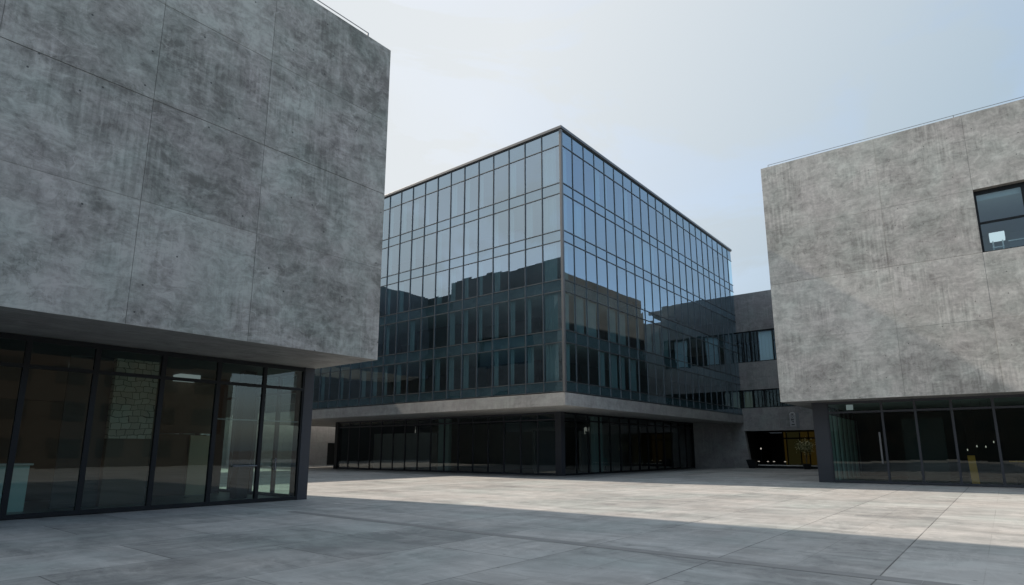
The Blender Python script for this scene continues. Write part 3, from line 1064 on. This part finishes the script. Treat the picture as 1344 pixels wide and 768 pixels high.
q.box(RX + .028, -18.1, wz0, 56.4, wy0, wz1)
q.box(RX + 7, wy0, wz0, 56.4, wy1, wz1)
q.build('concrete_core', M['conc_soffit'], rbld)
MB().box(RX + .04, -18.1, RZ1 - .012, 56.4, RY - .04, RZ1 + .015).build('roof', M['conc_back'], rbld)
q = MB()
q.tube((33.6, -18, 17.32), (33.6, 8.48, 17.32), .014)
for yy in (8.48, 0, -8, -16):
    q.tube((33.6, yy, RZ1), (33.6, yy, 17.32), .018)
q.build('roof_rail', M['rail'], rbld)
# the upper window, set back in its panel opening
wx = RX + .30
q = MB()
q.box(wx, wy1 - .09, wz0, wx + .14, wy1, wz1)
q.box(wx, wy0, wz0, wx + .14, wy0 + .09, wz1)
q.box(wx, wy0 + .09, wz1 - .16, wx + .14, wy1 - .09, wz1)
q.box(wx, wy0 + .09, wz0, wx + .14, wy1 - .09, wz0 + .10)
for yy in (-1.98,):
    q.box(wx + .003, yy - .06, wz0 + .1, wx + .137, yy + .06, wz1 - .16)
q.box(wx + .006, wy0 + .09, 11.58, wx + .134, wy1 - .09, 11.66)
wf = q.build('window', M['frame'], rbld)
for (a, c) in ((-3.76, -2.04), (-1.92, -.35)):
    for (z0, z1) in ((wz0 + .1, 11.58), (11.66, wz1 - .16)):
        po = MB().face([(wx + .07, c, z0), (wx + .07, a, z0), (wx + .07, a, z1), (wx + .07, c, z1)]).build('pane', M['window_glass'], rbld)
        po.parent = wf
MB().box(wx + .2, wy0 + .01, wz0 + .002, RX + 6.9, wy1 - .01, wz0 + .03).build('floor', M['floor_in'], rbld)
MB().box(wx + .2, wy0 + .01, wz1 - .4, RX + 6.9, wy1 - .01, wz1 - .15).build('ceiling', M['ceil'], rbld)
MB().box(RX + 6.6, wy0 + .01, wz0 + .03, RX + 6.9, wy1 - .01, wz1 - .4).build('inner_wall', M['ceil'], rbld)

fl = thing('floor_lamp', 'white box-shaded lamp on a stand inside the upper window of the right block', 'lamp', (33.65, -.85, wz0 + .03))
MB().box(33.45, -1.12, wz0 + .62, 33.85, -.58, wz0 + .96).build('lamp_shade', lit('lit_shade', (.93, .97, 1.0), .45), fl, .01)
for yy in (-1.02, -.68):
    MB().box(33.62, yy - .025, wz0 + .03, 33.68, yy + .025, wz0 + .61).build('leg', M['white'], fl)
MB().box(33.6, -1.06, wz0 + .28, 33.7, -.64, wz0 + .33).build('shelf', M['white'], fl)
sf = thing('sideboard', 'dark low sideboard beside the white lamp in the upper window', 'furniture', (33.9, -1.85, wz0 + .03))
MB().box(33.7, -2.5, wz0 + .03, 34.15, -1.25, wz0 + .16).build('plinth', M['white'], sf)
MB().box(33.7, -2.5, wz0 + .162, 34.15, -1.25, wz0 + .50).build('cabinet', M['darkin'], sf, .01)
MB().box(33.66, -2.54, wz0 + .502, 34.19, -1.21, wz0 + .545).build('top', M['white'], sf)

# ground floor of the right block
SX, SY = 34.3, 7.54
mr = [6.86, 4.46, 3.10, 1.69, .17, -1.33, -2.83, -4.33, -5.83, -7.33, -8.83]
for i in range(len(mr) - 1):
    glazed_bay(rbld, 'x', SX + .1, -1, mr[i + 1], mr[i], .02, 3.46, RZ0, mats=('post' if i >= 0 else 'frame', 'clear'), w=.05)
MB().box(SX - .02, 6.86, 0, SX + .45, SY, RZ0).build('corner_post', M['post'], rbld, .008)
MB().box(SX + .45, SY - .35, 0, 55.5, SY - .30, .12).build('sill', M['frame'], rbld)
for i in range(14):
    glazed_bay(rbld, 'y', SY - .3, 1, SX + .46 + i * 1.5, SX + .46 + (i + 1) * 1.5, .02, 3.46, RZ0)
MB().box(SX + .2, -9.5, 0, 44.7, SY - .35, .025).build('floor', M['floor_in'], rbld)
MB().box(SX + .2, -9.5, RZ0 - .08, 44.7, SY - .35, RZ0 - .012).build('ceiling', M['ceil'], rbld)
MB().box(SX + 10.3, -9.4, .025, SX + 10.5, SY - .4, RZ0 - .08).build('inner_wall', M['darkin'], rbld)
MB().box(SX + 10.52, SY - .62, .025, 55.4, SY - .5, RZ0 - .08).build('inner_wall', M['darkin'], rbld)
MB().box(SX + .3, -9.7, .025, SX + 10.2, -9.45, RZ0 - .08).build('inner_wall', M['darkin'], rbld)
# ribbed pale fins standing along the side glazing, seen through the first bay
MB().box(SX + .62, SY - .44, .03, SX + 10.2, SY - .40, 3.42).build('fin_backing', M['darkin'], rbld)
for k in range(6):
    x = SX + .75 + k * 1.45
    MB().box(x, SY - .62, .03, x + .66, SY - .52, 3.40).build('fin', M['pale_teal'], rbld, .01)
MB().box(43.6, 6.88, .03, 43.66, 6.94, 3.40).build('glass_edge', M['rail'], rbld)
q = MB().box(SX - .02, 4.62, .95, SX + .01, 4.70, 2.45)
q.build('door_pull', M['trim'], rbld, .006)
MB().box(SX + .5, 5.75, 3.60, SX + .56, 6.05, 3.86).build('ceiling_light', M['panel_light'], rbld)
MB().box(SX + 3.5, 2.2, .03, SX + 3.7, 4.0, 3.2).build('inner_wall', M['darkin'], rbld)

ap = thing('amber_stand', 'tall narrow amber timber stand behind the fourth right-hand pane', 'stand', (36.4, 1.25, .03))
MB().hexa([(36.3, 1.12, .03), (36.5, 1.12, .03), (36.5, 1.42, .03), (36.3, 1.42, .03)],
          [(36.3, 1.18, 1.35), (36.5, 1.18, 1.35), (36.5, 1.46, 1.35), (36.3, 1.46, 1.35)]).build('column', M['amber'], ap, .006)
MB().box(36.24, 1.10, 1.352, 36.56, 1.52, 1.39).build('top', M['frame'], ap)
lg = None
for k, (yy, zz, xx, lb_) in enumerate(((1.42, 1.55, 36.4, 'small glowing pendant lamp right above the amber stand'), (1.05, 1.72, 36.6, 'small glowing pendant lamp second from the amber stand'),
                                        (.72, 1.70, 36.8, 'small glowing pendant lamp third from the amber stand'), (.40, 1.92, 36.9, 'highest small glowing pendant lamp, farthest from the amber stand'))):
    if lg is None:
        lg = thing('pendant_lamp', lb_, 'lamp', (xx, yy, zz), 'small pendant lamps behind the right glazing')
        MB().lathe((xx, yy, zz), [(0, 0), (.018, .02), (.024, .05), (.012, .10), (0, .11)], 10).build('bulb', M['bulb'], lg)
        MB().tube((xx, yy, zz + .10), (xx, yy, RZ0 - .06), .005).build('cord', M['frame'], lg)
    else:
        copy_thing(lg, (xx, yy, zz), lb_)
bar = thing('bar_table', 'long amber-topped bar table behind the last right-hand panes', 'table', (36.6, -1.2, .03))
MB().box(36.2, -2.6, 1.06, 36.8, -.05, 1.11).build('table_top', M['amber'], bar)
for yy in (-2.4, -.3):
    MB().box(36.35, yy - .05, .03, 36.65, yy + .05, 1.058).build('leg', M['frame'], bar)

# ================================================================== GARDEN WALL BEYOND THE GLASS OFFICE
gw = thing('plaza_wall', 'plain grey concrete wall with a narrow dark door slot behind the slab', 'wall', (45, 57, 0))
f = MB()
us = [26, 29.6, 33.2, 36.8, 39.25, 40.35, 44.0, 47.6, 51.2, 56]
face_panels(f, 'y', 57, -1, us, [0, 2.35, 4.6], skip={(4, 0)}, thick=.25, gap=.012)
f.build('wall', M['conc_pale'], gw, .006)
MB().box(26, 57.252, 0, 56, 57.6, 4.59).build('wall_core', M['conc_back'], gw)
MB().box(39.26, 57.20, .0, 40.34, 57.25, 2.34).build('door', M['frame'], gw)

# ================================================================== UNSEEN BUILDINGS ADDED TO DARKEN THE GLASS REFLECTIONS
def far_block(label, x0, y0, x1, y1, h, axis, at, out, seed):
    rr = random.Random(seed)
    t_ = thing('brick_building', label, 'building', ((x0 + x1) / 2, (y0 + y1) / 2, 0))
    MB().box(x0, y0, 0, x1, y1, h).build('wall', M['brick'], t_)
    MB().box(x0 - .15, y0 - .15, h, x1 + .15, y1 + .15, h + .35).build('roof', M['slab_in'], t_)
    lo, hi = (y0, y1) if axis == 'x' else (x0, x1)
    n = int((hi - lo) / 4.2)
    for i in range(n):
        for z in [1.0 + 3.4 * k for k in range(int(h / 3.4))]:
            u = lo + 1.0 + i * 4.2
            q = MB()
            if axis == 'x':
                q.box(at, u, z, at + out * .06, u + 2.4, z + 1.7)
            else:
                q.box(u, at, z, u + 2.4, at + out * .06, z + 1.7)
            q.build('window', M['brick_shade'], t_)
    return t_


rbk = thing('rear_building', 'low dark concrete building behind the left block, seen only mirrored', 'building', (0, 82, 0))
MB().box(-40, 76, 0, 60, 90, 12.5).build('wall', M['conc_end'], rbk)
MB().box(-40.1, 75.9, 12.5, 60.1, 90.1, 12.9).build('roof', M['conc_back'], rbk)
far_block('long dark brown building added across the plaza, only mirrored in the left ground-floor glass', -30, -44, 34, -32, 14.5, 'y', -32, 1, 1)
far_block('dark brown building added at the far left plaza end, mirrored only in the right glazing', -58, -25, -46, 30, 12, 'x', -46, 1, 2)

# ------------------------------------------------------------------ sun, sky
SUN = Vector((-.115, 1.15, 1.0)).normalized()      # towards the sun: from the two roof-edge shadows on the paving
sl = bpy.data.lights.new('sun', 'SUN')
sl.energy = 2.5
sl.angle = R(.8)
sl.color = (1.0, .86, .715)
so = bpy.data.objects.new('sun', sl)
COL.objects.link(so)
so.rotation_euler = SUN.to_track_quat('Z', 'Y').to_euler()
so.location = (0, 40, 60)

wd = bpy.data.worlds.new('World')
sc.world = wd
wd.use_nodes = True
wd.node_tree.nodes.clear()
t = NT(wd.node_tree)
out = t.node('ShaderNodeOutputWorld')
sky = t.node('ShaderNodeTexSky', sky_type='NISHITA')
sky.sun_disc = False
sky.sun_elevation = math.asin(SUN.z)
sky.sun_rotation = math.atan2(SUN.x, SUN.y)
sky.air_density = 1.0
sky.dust_density = 2.2
sky.ozone_density = 1.0
dirv = t.node('ShaderNodeTexCoord').outputs['Generated']
veil = t.remap(t.noise(t.mapping(dirv, scale=(1, 1, 2.2)), 1.3, 5, .5, .5), .35, .7, .50, .74)
# thin high haze is thickest and whitest towards the sun
dp = t.node('ShaderNodeVectorMath', operation='DOT_PRODUCT')
t.put(dp.inputs[0], dirv)
dp.inputs[1].default_value = tuple(SUN)
near = t.remap(dp.outputs['Value'], -.45, .25, -.42, .30)
wisps = t.remap(t.noise(t.mapping(dirv, scale=(1, 1, 2.6), loc=(3, 1, 0)), 2.2, 7, .58, .7), .44, .70, 0, .5)
vf = t.math('ADD', t.math('ADD', veil, near), wisps, clamp=True)
hz = t.mix(t.remap(dp.outputs['Value'], .18, .72), (1.46, 1.82, 2.14), (2.52, 2.65, 2.75))
col = t.mix(vf, sky.outputs[0], hz)
bg = t.node('ShaderNodeBackground')
t.put(bg.inputs[0], col)
bg.inputs[1].default_value = .15
t.l.new(bg.outputs[0], out.inputs[0])

# ------------------------------------------------------------------ render settings
sc.render.engine = 'CYCLES'
cy = sc.cycles
cy.max_bounces = 10
cy.diffuse_bounces = 4
cy.glossy_bounces = 5
cy.transmission_bounces = 6
cy.transparent_max_bounces = 14
cy.caustics_reflective = False
cy.caustics_refractive = False
cy.sample_clamp_indirect = 6
cy.use_denoising = True
try:
    cy.denoiser = 'OPENIMAGEDENOISE'
except Exception:
    pass
sc.view_settings.view_transform = 'Standard'
sc.view_settings.look = 'None'
sc.view_settings.gamma = 1.0
sc.view_settings.exposure = 1.05
for o in bpy.data.objects:
    if 'base' in o:
        del o['base']
